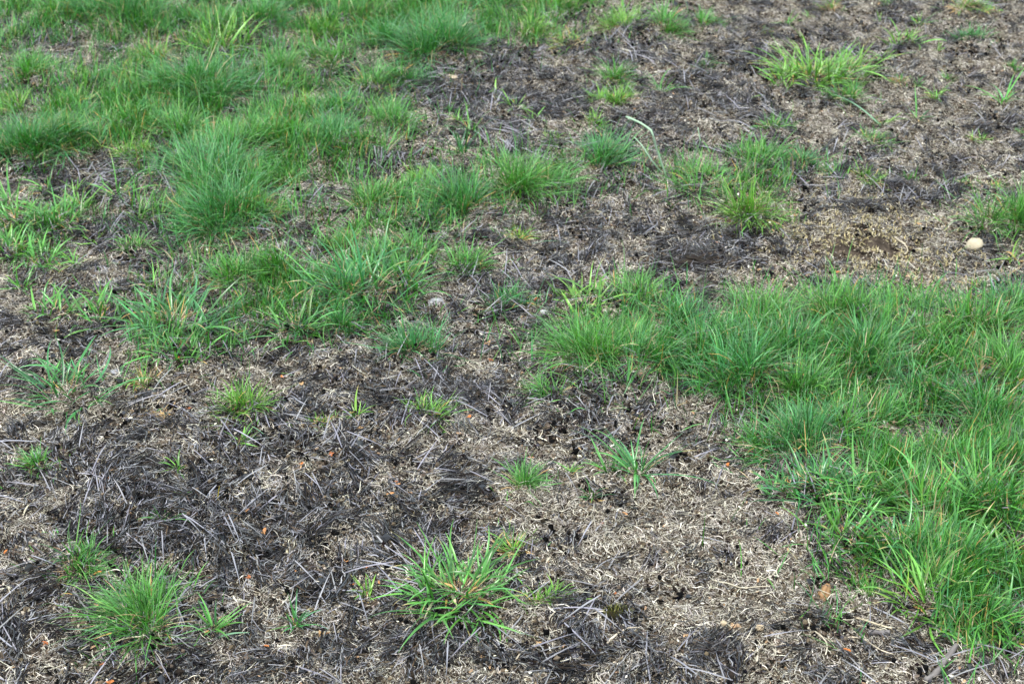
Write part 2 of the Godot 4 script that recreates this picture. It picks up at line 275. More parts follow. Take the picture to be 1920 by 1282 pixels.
func _ready():
	rng.seed = 71
	# ---------------------------------------------------------------- camera, sky, sun, exposure
	var cam := Camera3D.new()
	cam.name = "camera"
	cam.far = 300.0
	var lens := CameraAttributesPhysical.new()
	lens.frustum_focal_length = 12.0 / tan(deg_to_rad(24.0 / 2.0))
	lens.exposure_aperture = 9.5
	lens.frustum_focus_distance = 2.5
	cam.attributes = lens
	cam.fov = 24.0
	add_child(cam)
	cam.position = Vector3(0, 1.5, 0)
	cam.rotation_degrees = Vector3(-30.0, 0, 0)
	cam.current = true

	var env := Environment.new()
	env.background_mode = Environment.BG_SKY
	var sm := ProceduralSkyMaterial.new()
	sm.sky_top_color = Color(0.91, 0.96, 1.0)
	sm.sky_horizon_color = Color(0.60, 0.66, 0.73)
	sm.sky_curve = 0.3
	sm.ground_bottom_color = Color(0.2, 0.2, 0.18)
	sm.ground_horizon_color = Color(0.6, 0.62, 0.64)
	sm.sun_angle_max = 1.0
	sm.energy_multiplier = 0.8
	env.sky = Sky.new()
	env.sky.sky_material = sm
	env.tonemap_mode = Environment.TONE_MAPPER_LINEAR
	env.tonemap_exposure = 3.3
	env.sdfgi_enabled = true
	env.ssao_enabled = true
	env.ssil_enabled = true
	var we := WorldEnvironment.new()
	we.name = "world_environment"
	we.environment = env
	add_child(we)

	var sun := DirectionalLight3D.new()
	sun.name = "sun"
	sun.light_energy = 0.5
	sun.light_color = Color(1.0, 0.985, 0.96)
	sun.light_angular_distance = 14.0
	sun.shadow_enabled = true
	add_child(sun)
	sun.rotation_degrees = Vector3(-62, -35, 0)

	make_materials()
	make_fields()
	make_ground()
	make_thatch()
	make_tufts()
	make_sward()
	make_details()


# -------------------------------------------------------------------- materials
func mat(rough, spec, back = null) -> StandardMaterial3D:
	var m := StandardMaterial3D.new()
	m.vertex_color_use_as_albedo = true
	m.roughness = rough
	m.metallic_specular = spec
	m.cull_mode = BaseMaterial3D.CULL_DISABLED
	if back != null:
		m.backlight_enabled = true
		m.backlight = back
	return m


func make_materials():
	M.leaf = mat(0.3, 0.5, Color(0.62, 0.8, 0.30))
	M.broad = mat(0.28, 0.5, Color(0.58, 0.75, 0.32))
	M.straw = mat(0.7, 0.18, Color(0.3, 0.26, 0.2))
	M.char = mat(0.42, 0.2)
	M.crumb = mat(0.9, 0.12)
	M.stone = mat(0.7, 0.4)
	M.bark = mat(0.75, 0.35)
	# soil: fibrous brown texture, several noise layers
	var size := 1024
	var a := FastNoiseLite.new()
	a.seed = 5
	a.frequency = 0.02
	a.fractal_octaves = 5
	var b := FastNoiseLite.new()
	b.seed = 9
	b.frequency = 0.09
	b.fractal_octaves = 3
	var ia: Image = a.get_seamless_image(size, size)
	var ib: Image = b.get_seamless_image(size, size)
	var im := Image.create(size, size, false, Image.FORMAT_RGB8)
	for y in size:
		for x in size:
			var p := ia.get_pixel(x, y).r
			var q := ib.get_pixel(x, y).r
			var t := clampf(p * 0.75 + q * 0.6 - 0.2, 0.0, 1.0)
			var col := Color(0.020, 0.0155, 0.0125).lerp(Color(0.155, 0.122, 0.092), t * t)
			im.set_pixel(x, y, col.linear_to_srgb())
	var g := StandardMaterial3D.new()
	g.albedo_texture = ImageTexture.create_from_image(im)
	g.vertex_color_use_as_albedo = true
	g.uv1_triplanar = true
	g.uv1_world_triplanar = true
	g.uv1_scale = Vector3(1.7, 1.7, 1.7)
	g.roughness = 0.95
	g.metallic_specular = 0.12
	M.soil = g


# -------------------------------------------------------------------- fields over the ground
func make_fields():
	for k in [[n_large, 0.7, 3], [n_mid, 4.5, 11], [n_small, 17.0, 23], [n_char, 5.0, 31], [n_flow, 2.6, 47]]:
		k[0].seed = k[2]
		k[0].frequency = k[1]
		k[0].noise_type = FastNoiseLite.TYPE_SIMPLEX_SMOOTH
		k[0].fractal_type = FastNoiseLite.FRACTAL_NONE
	n_char.fractal_type = FastNoiseLite.FRACTAL_FBM
	n_char.fractal_octaves = 4
	heights.resize(NX * NZ)
	chars.resize(NX * NZ)
	bare.resize(NX * NZ)
	for j in NZ:
		var z := Z0 + j * GRID
		for i in NX:
			var x := X0 + i * GRID
			heights[j * NX + i] = relief(x, z)
			chars[j * NX + i] = 0.40 + 0.40 * n_char.get_noise_2d(x, z)
	for b in BURNT:
		var far := sqrt(b[0] * b[0] + b[1] * b[1] + 2.25)
		var rz: float = b[3] * far / 1.5
		stamp(chars, b[0], b[1], b[2], rz, b[4] * 0.40)
	for b in BARE:
		stamp(bare, b[0], b[1], b[2], b[3] * sqrt(b[0] * b[0] + b[1] * b[1] + 2.25) / 1.5, b[4])
	for t in TUFTS:
		if t[3] > 0.1:
			stamp(heights, t[1], t[2], t[3] * 0.45, t[3] * 0.45, minf(0.016, t[3] * 0.09))


func stamp(field: PackedFloat32Array, x: float, z: float, rx: float, rz: float, amount: float):
	var i0 := maxi(0, int((x - 2.0 * rx - X0) / GRID))
	var i1 := mini(NX - 1, int((x + 2.0 * rx - X0) / GRID))
	var j0 := maxi(0, int((z - 2.0 * rz - Z0) / GRID))
	var j1 := mini(NZ - 1, int((z + 2.0 * rz - Z0) / GRID))
	for j in range(j0, j1 + 1):
		for i in range(i0, i1 + 1):
			var dx := (X0 + i * GRID - x) / rx
			var dz := (Z0 + j * GRID - z) / rz
			field[j * NX + i] += amount * exp(-1.4 * (dx * dx + dz * dz))


func relief(x: float, z: float) -> float:
	return 0.02 * n_large.get_noise_2d(x, z) + 0.011 * n_mid.get_noise_2d(x, z) + 0.006 * n_small.get_noise_2d(x * 0.55, z * 0.55) + 0.0085 * n_small.get_noise_2d(x + 7.0, z)


func look(field: PackedFloat32Array, x: float, z: float) -> float:
	var u := (x - X0) / GRID
	var w := (z - Z0) / GRID
	var i := int(u)
	var j := int(w)
	if u < 0.0 or w < 0.0 or i >= NX - 1 or j >= NZ - 1:
		return relief(x, z) if field == heights else 0.36 if field == chars else 0.0
	var k := j * NX + i
	u -= i
	w -= j
	return lerpf(lerpf(field[k], field[k + 1], u), lerpf(field[k + NX], field[k + NX + 1], u), w)


func h(x: float, z: float) -> float:
	return look(heights, x, z)


# -------------------------------------------------------------------- ground
func lines(first: float, count: int, reach: float) -> PackedFloat32Array:
	var out := PackedFloat32Array()
	var before := []
	var step := GRID
	var at := first
	while at > -reach:
		step *= 1.35
		at -= step
		before.push_front(at)
	for p in before:
		out.append(p)
	for i in count:
		out.append(first + i * GRID)
	step = GRID
	at = first + (count - 1) * GRID
	while at < reach:
		step *= 1.35
		at += step
		out.append(at)
	return out


func make_ground():
	var xs := lines(X0, NX, 90.0)
	var zs := lines(Z0, NZ, 90.0)
	var g := Geo.new()
	var w := xs.size()
	for z in zs:
		for x in xs:
			g.v.append(Vector3(x, h(x, z), z))
			var c := clampf(look(chars, x, z), 0.0, 1.0)
			var k := lerpf(1.1, 0.45, smoothstep(0.25, 0.95, c))
			var o := clampf(look(bare, x, z) + 0.25 * n_mid.get_noise_2d(x * 2.0, z * 2.0) * look(bare, x, z), 0.0, 1.0)
			g.c.append(Color(k, k * lerpf(1.0, 1.02, c), k * lerpf(1.0, 1.1, c)).lerp(Color(4.2, 4.05, 3.5), o * 0.9))
	g.n.resize(g.v.size())
	for j in zs.size():
		for i in w:
			var a := g.v[j * w + maxi(i - 1, 0)]
			var b := g.v[j * w + mini(i + 1, w - 1)]
			var c := g.v[maxi(j - 1, 0) * w + i]
			var d := g.v[mini(j + 1, zs.size() - 1) * w + i]
			g.n[j * w + i] = (d - c).cross(b - a).normalized()
	for j in zs.size() - 1:
		for i in w - 1:
			var k := j * w + i
			g.i.append_array([k, k + 1, k + w, k + 1, k + w + 1, k + w])
	var o := MeshInstance3D.new()
	o.name = "ground"
	o.mesh = g.mesh(M.soil)
	o.set_meta("kind", "structure")
	o.set_meta("label", "bare brown soil with charred and bleached patches")
	o.set_meta("category", "ground")
	add_child(o)


# -------------------------------------------------------------------- strips: blades, straws, fibres
# p: root; az: heading; tilt: angle from the vertical; bend and turn: change of tilt and heading over the length
func strip(g: Geo, p: Vector3, az: float, tilt: float, bend: float, turn: float, length: float, width: float, col: Color, tip: Color, seg: int, blunt := 0.0, twist := 0.0, at = null, fold := 0.0, wave := 0.0):
	var step := length / seg
	var q := p
	var first := g.v.size()
	var across := 3 if fold > 0.0 else 2
	for s in seg + 1:
		var t := float(s) / seg
		var a := az + turn * t + wave * sin(t * 5.5 + width * 9000.0)
		var e := tilt + bend * t * t
		var dir := Vector3(sin(e) * cos(a), cos(e), sin(e) * sin(a))
		var side := Vector3(-sin(a), 0, cos(a))
		if twist != 0.0:
			side = side.rotated(dir, twist * t)
		var up := side.cross(dir)
		var w := width * 0.5 * minf(1.0, (0.6 + 1.6 * t) if blunt < 0.5 else 1.0) * (1.0 - (1.0 - blunt) * pow(t, 2.2))
		w = maxf(w, 0.00012)
		var c := col if t < 0.86 else tip
		if across == 2:
			g.v.append(q - side * w)
			g.v.append(q + side * w)
			g.n.append((up - side * 0.5).normalized())
			g.n.append((up + side * 0.5).normalized())
			g.c.append(c)
			g.c.append(c)
		else:
			g.v.append(q - side * w + up * w * fold)
			g.v.append(q)
			g.v.append(q + side * w + up * w * fold)
			g.n.append((up + side * fold).normalized())
			g.n.append(up)
			g.n.append((up - side * fold).normalized())
			g.c.append(c)
			g.c.append(c)
			g.c.append(c)
		q += dir * step
		if at != null and q.y < 0.03:
			var low: float = h(at.x + q.x, at.z + q.z) - at.y + 0.007 + 0.006 * t
			if q.y < low:
				q.y = low
	for s in seg:
		for k in across - 1:
			var l := first + s * across + k
			g.i.append_array([l, l + across, l + 1, l + 1, l + across, l + across + 1])


# -------------------------------------------------------------------- dead thatch
func vary(c: Color, amount: float) -> Color:
	var k := 1.0 + rng.randf_range(-amount, amount)
	return Color(c.r * k * rng.randf_range(0.96, 1.04), c.g * k, c.b * k * rng.randf_range(0.94, 1.06))


func wisp(count: int, length: float, width: float, thick: float, spread: float, curl: float, fan: float, colors: Array, m: Material) -> ArrayMesh:
	var g := Geo.new()
	var common := rng.randf_range(-curl, curl)
	for k in count:
		var l := length * (0.35 + 1.1 * pow(rng.randf(), 1.6))
		var a := rng.randfn(0.0, fan)
		var p := Vector3(rng.randf_range(-0.4, 0.4) * length - l * 0.5, rng.randf_range(-0.2, 1.0) * thick, rng.randfn(0.0, spread))
		var up := rng.randfn(0.0, 0.16)
		var col: Color = vary(colors[rng.randi() % colors.size()], 0.25)
		strip(g, p, a, PI / 2 - absf(up), absf(up) * 2.0 + rng.randf_range(0.0, 0.3), common + rng.randfn(0.0, curl * 0.5), l, width * rng.randf_range(0.4, 1.35), col, col, 5, rng.randf_range(0.05, 0.5), rng.randf_range(-0.9, 0.9), null, 0.0, rng.randfn(0.0, 0.28))
	return g.mesh(m)


func crumbs(count: int, size: float, reach: float, colors: Array, m: Material) -> ArrayMesh:
	var g := Geo.new()
	for k in count:
		var s := size * rng.randf_range(0.4, 1.2)
		var p := Vector3(rng.randfn(0.0, reach), rng.randf_range(0.0, size * 0.6), rng.randfn(0.0, reach))
		chip(g, p, Vector3(s, s * rng.randf_range(0.4, 0.8), s * rng.randf_range(0.6, 1.0)), vary(colors[rng.randi() % colors.size()], 0.3))
	return g.mesh(m)


# a small irregular octahedron
func chip(g: Geo, p: Vector3, s: Vector3, col: Color):
	var b := Basis.from_euler(Vector3(rng.randf() * 0.8, rng.randf() * TAU, rng.randf() * 0.8))
	var pts := [Vector3(1, 0, 0), Vector3(0, 1, 0), Vector3(0, 0, 1), Vector3(-1, 0, 0), Vector3(0, -1, 0), Vector3(0, 0, -1)]
	for k in 6:
		pts[k] = b * (pts[k] * s * rng.randf_range(0.6, 1.1))
	for f in [[0, 1, 2], [2, 1, 3], [3, 1, 5], [5, 1, 0], [0, 2, 4], [2, 3, 4], [3, 5, 4], [5, 0, 4]]:
		var A: Vector3 = pts[f[0]]
		var B: Vector3 = pts[f[1]]
		var C: Vector3 = pts[f[2]]
		var n := (C - A).cross(B - A).normalized()
		var flip := n.dot(A + B + C) < 0.0
		if flip:
			n = -n
		var k := g.v.size()
		g.v.append_array([p + A, p + B, p + C])
		g.n.append_array([n, n, n])
		g.c.append_array([col, col, col])
		g.i.append_array([k, k + 2, k + 1] if flip else [k, k + 1, k + 2])


func scatter(parent: Node3D, called: String, mesh: Mesh, count: int, test: Callable, lift: float, wild: float, size0: float, size1: float, tint: Callable):
	var buf := PackedFloat32Array()
	var done := 0
	var tries := 0
	while done < count and tries < count * 12:
		tries += 1
		var z := rng.randf_range(-5.4, -1.3)
		var half := 0.70 + (-z - 1.67) * 0.275 + 0.4
		var x := rng.randf_range(-2.15, 2.15)
		if absf(x) > half:
			continue
		var c := look(chars, x, z)
		if not test.call(x, z, c):
			continue
		if rng.randf() < look(bare, x, z) * 0.93 and called != "crumb":
			continue
		var a := n_flow.get_noise_2d(x, z) * 3.6 + 0.25 + rng.randfn(0.0, wild)
		var e := 0.03
		var y := h(x, z)
		var slope := Vector3(-(h(x + e, z) - y) / e, 1.0, -(h(x, z + e) - y) / e).normalized()
		var s := rng.randf_range(size0, size1)
		var f := Vector3(cos(a), rng.randfn(0.0, 0.10), sin(a))
		var side := f.cross(slope).normalized()
		f = slope.cross(side).normalized() + Vector3(0, rng.randfn(0.0, 0.09), 0)
		var bx := f.normalized() * s
		var by := slope * s
		var bz := side * s
		var t: Color = tint.call(c)
		buf.append_array([bx.x, by.x, bz.x, x, bx.y, by.y, bz.y, y + lift * rng.randf(), bx.z, by.z, bz.z, z, t.r, t.g, t.b, 1.0])
		done += 1
	var mm := MultiMesh.new()
	mm.transform_format = MultiMesh.TRANSFORM_3D
	mm.use_colors = true
	mm.mesh = mesh
	mm.instance_count = done
	mm.buffer = buf
	var o := MultiMeshInstance3D.new()
	o.name = called
	o.multimesh = mm
	o.set_meta("kind", "stuff")
	parent.add_child(o, true)


func mass(called: String, label: String, category: String) -> Node3D:
	var o := Node3D.new()
	o.name = called
	o.set_meta("kind", "stuff")
	o.set_meta("label", label)
	o.set_meta("category", category)
	add_child(o)
	return o


func make_thatch():
	var cream := Color(0.66, 0.615, 0.53)
	var tan_ := Color(0.37, 0.33, 0.27)
	var grey := Color(0.30, 0.275, 0.245)
	var brown := Color(0.105, 0.083, 0.061)
	var dark := Color(0.016, 0.0125, 0.010)
	var coal := Color(0.0065, 0.0067, 0.0075)
	var ash := Color(0.043, 0.045, 0.051)
	var ash2 := Color(0.2, 0.2, 0.215)
	var plain := func(_c): 
		var k := rng.randf_range(0.7, 1.25)
		return Color(k, k * rng.randf_range(0.96, 1.02), k * rng.randf_range(0.9, 1.05))
	var pale := mass("dead_thatch", "bleached tan dead grass litter covering the bare ground", "thatch")
	for k in 6:
		var m := wisp(24, 0.0075 + 0.0016 * k, 0.00070, 0.005, 0.0085, 0.7, 1.2, [cream, cream, cream, tan_, tan_, grey, brown, brown, dark, brown, dark], M.straw)
		scatter(pale, "straw_litter", m, 33000, func(_x, _z, c): return rng.randf() < clampf(1.2 - c * 0.9, 0.3, 1.0), 0.005, 1.5, 0.6, 1.2, plain)
	for k in 3:
		var m := wisp(3, 0.026, 0.0010, 0.005, 0.012, 0.5, 1.0, [cream, cream, tan_, grey], M.straw)
		scatter(pale, "straw_litter", m, 4500, func(_x, _z, c): return rng.randf() < clampf(1.2 - c * 0.9, 0.25, 1.0), 0.009, 1.2, 0.6, 1.3, plain)
	var burnt := mass("charred_thatch", "matted charred black and grey grass fibres on the ground", "thatch")
	for k in 6:
		var m := wisp(13, 0.016 + 0.005 * k, 0.0014, 0.007, 0.0045, 0.55, 0.3, [coal, coal, coal, ash, Color(0.085, 0.086, 0.095), ash2, dark, dark, Color(0.07, 0.05, 0.035)], M.char)
		scatter(burnt, "charred_fibre", m, 6800, func(x, z, c): return rng.randf() < smoothstep(0.28, 1.0, c + 0.42 * n_small.get_noise_2d(x, z)) + 0.03, 0.010, 0.5, 0.6, 1.4, plain)
	for k in 2:
		var m := wisp(6, 0.019, 0.0010, 0.006, 0.006, 0.6, 0.6, [Color(0.32, 0.32, 0.335), ash2, Color(0.42, 0.40, 0.38), coal, brown], M.char)
		scatter(burnt, "charred_fibre", m, 5500, func(_x, _z, c): return rng.randf() < smoothstep(0.25, 0.8, c), 0.012, 0.7, 0.6, 1.3, plain)
	for k in 2:
		var m := wisp(3, 0.009, 0.0028, 0.005, 0.012, 0.5, 1.5, [cream, tan_, brown, grey, Color(0.3, 0.2, 0.12)], M.straw)
		scatter(pale, "straw_litter", m, 2500, func(_x, _z, c): return rng.randf() < clampf(1.1 - c * 0.8, 0.2, 1.0), 0.010, 3.0, 0.5, 1.3, plain)
	for k in 3:
		var m := crumbs(12, 0.0034 + 0.001 * k, 0.009, [coal, dark, coal, ash, brown], M.crumb)
		scatter(burnt, "charred_crumb", m, 3200, func(x, z, c): return rng.randf() < smoothstep(0.35, 0.75, c + 0.5 * n_small.get_noise_2d(x * 0.8 + 3.0, z * 0.8)), 0.008, 3.0, 0.6, 1.5, plain)
	var bits := mass("soil_crumbs", "small brown crumbs of soil and moss among the litter", "soil")
	for k in 4:
		var m := crumbs(10, 0.0024 + 0.0007 * k, 0.010, [brown, dark, tan_, grey, brown, brown], M.crumb)
		scatter(bits, "crumb", m, 12000, func(_x, _z, c): return rng.randf() < 0.8, 0.007, 3.0, 0.5, 1.3, plain)


# -------------------------------------------------------------------- grass tufts
func numbered(called: String) -> String:
	var n: int = used.get(called, 0)
	used[called] = n + 1
	return called if n == 0 else "%s_%03d" % [called, n]


func thing(called: String, label: String, category: String, at: Vector3, group := "") -> Node3D:
	var o := Node3D.new()
	o.name = numbered(called)
	o.position = at
	o.set_meta("label", label)
	o.set_meta("category", category)
	if group:
		o.set_meta("group", group)
	add_child(o)
	return o


func part(parent: Node3D, called: String, mesh: Mesh, kind := "") -> MeshInstance3D:
	var o := MeshInstance3D.new()
	o.name = called
	o.mesh = mesh
	if kind:
		o.set_meta("kind", kind)
	parent.add_child(o, true)
	return o


const GREENS := [Color(0.052, 0.205, 0.062), Color(0.084, 0.255, 0.046), Color(0.145, 0.315, 0.042)]
const DRY := [Color(0.50, 0.41, 0.26), Color(0.36, 0.26, 0.14), Color(0.22, 0.14, 0.075), Color(0.48, 0.30, 0.10)]


func green(pal: int, tint: float) -> Color:
	var c: Color = GREENS[pal]
	var other: Color = GREENS[rng.randi() % 3]
	c = c.lerp(other, rng.randf() * 0.45)
	var k := tint * 0.4 + 1.15 * pow(rng.randf(), 1.2)
	return Color(c.r * k * rng.randf_range(0.85, 1.2), c.g * k, c.b * k * rng.randf_range(0.8, 1.3))


func make_tufts():
	for t in TUFTS:
		var kind: String = t[0]
		var at := Vector3(t[1], h(t[1], t[2]) - 0.002, t[2])
		if kind == "b" or kind == "s":
			broad_tuft(t, at)
		else:
			fine_tuft(t, at)


func fine_tuft(t, at: Vector3):
	var w: float = t[3]
	var H: float = t[4]
	var kind: String = t[0]
	var names := {"f": "grass_tuft", "y": "yellowing_grass_tuft", "d": "dead_grass_tuft"}
	var o := thing(names[kind], t[7], "grass tuft", at, "grass tufts on the bare ground")
	var dead_share: float = {"f": 0.06, "y": 0.45, "d": 0.95}[kind]
	var tint := rng.randf_range(0.88, 1.12)
	var live := Geo.new()
	var dead := Geo.new()
	var n := int(t[6] * 430.0 * pow(w / 0.18, 1.4))
	n = clampi(n, 28, 1300)
	var crowns := 2 + int(w / 0.045)
	var each := int(ceil(float(n) / crowns))
	var L: float = maxf(H * 1.1, 0.37 * w)
	var slump := rng.randf() * TAU
	var much := rng.randf_range(0.1, 0.5)
	for k in crowns:
		var ca := rng.randf() * TAU
		var cr := 0.0 if k == 0 else sqrt(rng.randf()) * w * 0.25
		var cx := cos(ca) * cr
		var cz := sin(ca) * cr * 0.9
		var l2 := L * rng.randf_range(0.7, 1.15)
		var lean := rng.randf_range(0.0, 0.35)
		var la := ca + rng.randfn(0.0, 0.8)
		for b in each:
			var r := sqrt(rng.randf())
			var a := rng.randf() * TAU
			var p := Vector3(cx + cos(a) * r * w * 0.085, 0, cz + sin(a) * r * w * 0.085)
			p.y = h(at.x + p.x, at.z + p.z) - at.y + 0.002
			var out := Vector2(p.x, p.z) / (w * 0.33)
			# heading mixes outwards from the tuft, the crown's lean and chance
			var hx := out.x * 0.55 + cos(a) * 0.45 + cos(la) * lean + cos(slump) * much
			var hz := out.y * 0.55 + sin(a) * 0.45 + sin(la) * lean + sin(slump) * much
			var az := atan2(hz, hx) + rng.randfn(0.0, 0.85)
			var tilt := clampf(0.3 + 0.7 * sqrt(hx * hx + hz * hz) + rng.randfn(0.0, 0.3), 0.02, 1.45)
			var len := l2 * rng.randf_range(0.3, 1.15)
			var bend := rng.randf_range(0.2, 1.5)
			var stray := rng.randf()
			if stray < 0.05:
				len *= 1.5
				tilt += 0.3
				bend = rng.randf_range(0.0, 0.5)
			elif stray < 0.2:
				var sr := w * rng.randf_range(0.2, 0.62)
				var sa := rng.randf() * TAU
				p = Vector3(cos(sa) * sr, 0, sin(sa) * sr)
				p.y = h(at.x + p.x, at.z + p.z) - at.y + 0.003
				az = sa + rng.randfn(0.0, 1.2)
				len *= rng.randf_range(0.3, 0.8)
				tilt = rng.randf_range(0.3, 1.3)
			var wd := rng.randf_range(0.0011, 0.0025)
			if rng.randf() < dead_share:
				var col := vary(DRY[rng.randi() % 4], 0.2)
				strip(dead, p, az, tilt + 0.35, bend + 0.4, rng.randfn(0.0, 0.5), len * 0.8, wd * 0.9, col, col, 5, 0.2, rng.randf_range(-1, 1), at)
			else:
				var col := green(t[5], tint)
				var tip := col
				var q := rng.randf()
				if q < 0.10:
					tip = Color(0.42, 0.36, 0.18)
				elif q < 0.2:
					tip = Color(0.45, 0.55, 0.38)
				strip(live, p, az, tilt, bend, rng.randfn(0.0, 0.35), len, wd, col, tip, 6, 0.1, rng.randf_range(-1.1, 1.1), at, 0.0, rng.randfn(0.0, 0.22))
		# dead sheaths splayed round the crown
		for b in int(each * 0.16):
			var a := rng.randf() * TAU
			var p := Vector3(cx + cos(a) * w * 0.08 * rng.randf(), 0, cz + sin(a) * w * 0.08 * rng.randf())
			p.y = h(at.x + p.x, at.z + p.z) - at.y - 0.002
			var col := vary(DRY[rng.randi() % 3], 0.25)
			strip(dead, p, a, rng.randf_range(0.7, 1.35), rng.randf_range(0.2, 0.7), rng.randfn(0.0, 0.7), L * rng.randf_range(0.25, 0.6), 0.0012, col, col, 4, 0.2, rng.randf_range(-1, 1), at)
	if live.v.size():
		part(o, "foliage", live.mesh(M.leaf), "stuff")
	if dead.v.size():
		part(o, "dead_foliage", dead.mesh(M.straw), "stuff")


func broad_tuft(t, at: Vector3):
	var w: float = t[3]
	var H: float = t[4]
	var seedling: bool = t[0] == "s"
	var o := thing("grass_seedling" if seedling else "broad_bladed_grass_tuft", t[7], "grass seedling" if seedling else "grass tuft", at, "young grass seedlings on the bare ground" if seedling else "broad-bladed grass tufts")
	var tint := rng.randf_range(0.95, 1.15)
	var n := int((18.0 * t[6]) if seedling else t[6] * 105.0 * pow(w / 0.16, 1.1))
	n = clampi(n, 9, 190)
	var L := maxf(H * 1.25, 0.55 * w) if not seedling else maxf(maxf(H * 1.7, 0.8 * w), 0.022)
	for b in n:
		var a := rng.randf() * TAU if n > 12 else TAU * (b + rng.randf() * 0.8) / n
		var r := sqrt(rng.randf()) * w * (0.32 if not seedling else 0.1)
		var p := Vector3(cos(a) * r, 0, sin(a) * r)
		p.y = h(at.x + p.x, at.z + p.z) - at.y + 0.009
		var az := a + rng.randfn(0.0, 0.95 if not seedling else 0.6)
		var tilt := clampf(0.55 + 0.6 * r / (w * 0.32) + rng.randfn(0.0, 0.3), 0.1, 1.45) if not seedling else clampf(rng.randfn(0.9, 0.35), 0.1, 1.35)
		var len := L * (0.35 + 0.75 * pow(rng.randf(), 1.5))
		var wd := rng.randf_range(0.0024, 0.0056) * (0.85 if seedling else 1.0)
		wd = minf(wd, len * 0.1)
		var g := Geo.new()
		var col := green(t[5], tint)
		var tip := col if rng.randf() < 0.8 else Color(0.40, 0.32, 0.12)
		if rng.randf() < 0.05:
			col = vary(DRY[3 if rng.randf() < 0.5 else 0], 0.2)
			tip = col
			len *= 0.6
			tilt = 1.3
		strip(g, p, az, tilt, rng.randf_range(0.2, 1.2), rng.randfn(0.0, 0.4), len, wd, col, tip, 8, 0.04, rng.randf_range(-0.8, 0.8), at, 0.32)
		part(o, "blade", g.mesh(M.broad))
	# brown sheaths at the root
	var dead := Geo.new()
	for b in int(n * 0.35):
		var a := rng.randf() * TAU
		var p := Vector3(cos(a) * w * 0.1 * rng.randf(), 0, sin(a) * w * 0.1 * rng.randf())
		p.y = h(at.x + p.x, at.z + p.z) - at.y - 0.002
		var col := vary(DRY[rng.randi() % 4], 0.25)
		strip(dead, p, a, rng.randf_range(0.6, 1.3), 0.4, rng.randfn(0.0, 0.6), L * rng.randf_range(0.2, 0.55), 0.0016, col, col, 4, 0.2, rng.randf_range(-1, 1), at)
	if dead.v.size():
		part(o, "dead_foliage", dead.mesh(M.straw), "stuff")


# short grass between the tufts of the closed lawn: x, z, half width, half depth as seen, blades, height
var SWARD = [
	["lawn_grass", "short grass filling the upper left lawn between its mounds", [
		[-0.998, -4.401, 0.6050, 0.0908, 17000, 0.06], [-0.839, -3.773, 0.5063, 0.1066, 18000, 0.055], [-0.272, -4.401, 0.4235, 0.0756, 12000, 0.06], [-0.548, -3.473, 0.2492, 0.0872, 8000, 0.055], [-1.074, -3.585, 0.2301, 0.0639, 5500, 0.05], [-0.628, -3.182, 0.1744, 0.0814, 3400, 0.06], [-1.584, -3.809, 0.2685, 0.1745, 4000, 0.07]]],
	["lawn_grass", "short grass filling the right mass between its mounds", [
		[0.623, -2.522, 0.3406, 0.1168, 10000, 0.065], [0.717, -2.180, 0.2099, 0.1050, 6500, 0.06], [0.659, -1.901, 0.1748, 0.1033, 6500, 0.06], [0.219, -2.600, 0.1692, 0.0697, 2200, 0.06], [0.638, -1.779, 0.1367, 0.0456, 2200, 0.05], [1.089, -2.376, 0.1862, 0.1490, 4500, 0.07], [0.898, -1.901, 0.1192, 0.0953, 3000, 0.06]]],
	["lawn_grass", "thin low grass around the diagonal row of mounds", [
		[-0.231, -3.155, 0.1963, 0.0577, 2600, 0.05], [-0.501, -2.767, 0.2191, 0.0783, 2600, 0.05], [-0.334, -2.767, 0.1774, 0.0678, 2200, 0.055], [0.526, -3.293, 0.2031, 0.0597, 1500, 0.05], [-0.978, -3.050, 0.1462, 0.0675, 1500, 0.04], [-0.624, -2.580, 0.1188, 0.0693, 1000, 0.05], [0.024, -3.322, 0.2405, 0.0722, 1200, 0.05]]],
]


func make_sward():
	for s in SWARD:
		var o := thing(s[0], s[1], "grass", Vector3.ZERO)
		o.set_meta("kind", "stuff")
		for e in s[2]:
			var g := Geo.new()
			var rz: float = e[3] * sqrt(e[0] * e[0] + e[1] * e[1] + 2.25) / 1.5
			for k in e[4]:
				var x: float = e[0] + rng.randfn(0.0, 0.5) * e[2]
				var z: float = e[1] + rng.randfn(0.0, 0.5) * rz
				if n_mid.get_noise_2d(x * 1.3, z * 1.3) < -0.25 + rng.randf_range(-0.2, 0.2):
					continue
				var p := Vector3(x, h(x, z) - 0.002, z)
				var dead := rng.randf() < 0.08
				var col := vary(DRY[rng.randi() % 4], 0.2) if dead else green(1 if rng.randf() < 0.6 else 0, 1.0)
				strip(g, p, n_flow.get_noise_2d(x * 2.0, z * 2.0) * 4.0 + rng.randfn(0.0, 1.0), clampf(rng.randfn(0.6, 0.35), 0.05, 1.35), rng.randf_range(0.1, 0.9), rng.randfn(0.0, 0.4), e[5] * rng.randf_range(0.5, 1.3), rng.randf_range(0.0014, 0.003), col, col, 5, 0.1, rng.randf_range(-1, 1))
			part(o, "foliage", g.mesh(M.leaf), "stuff")


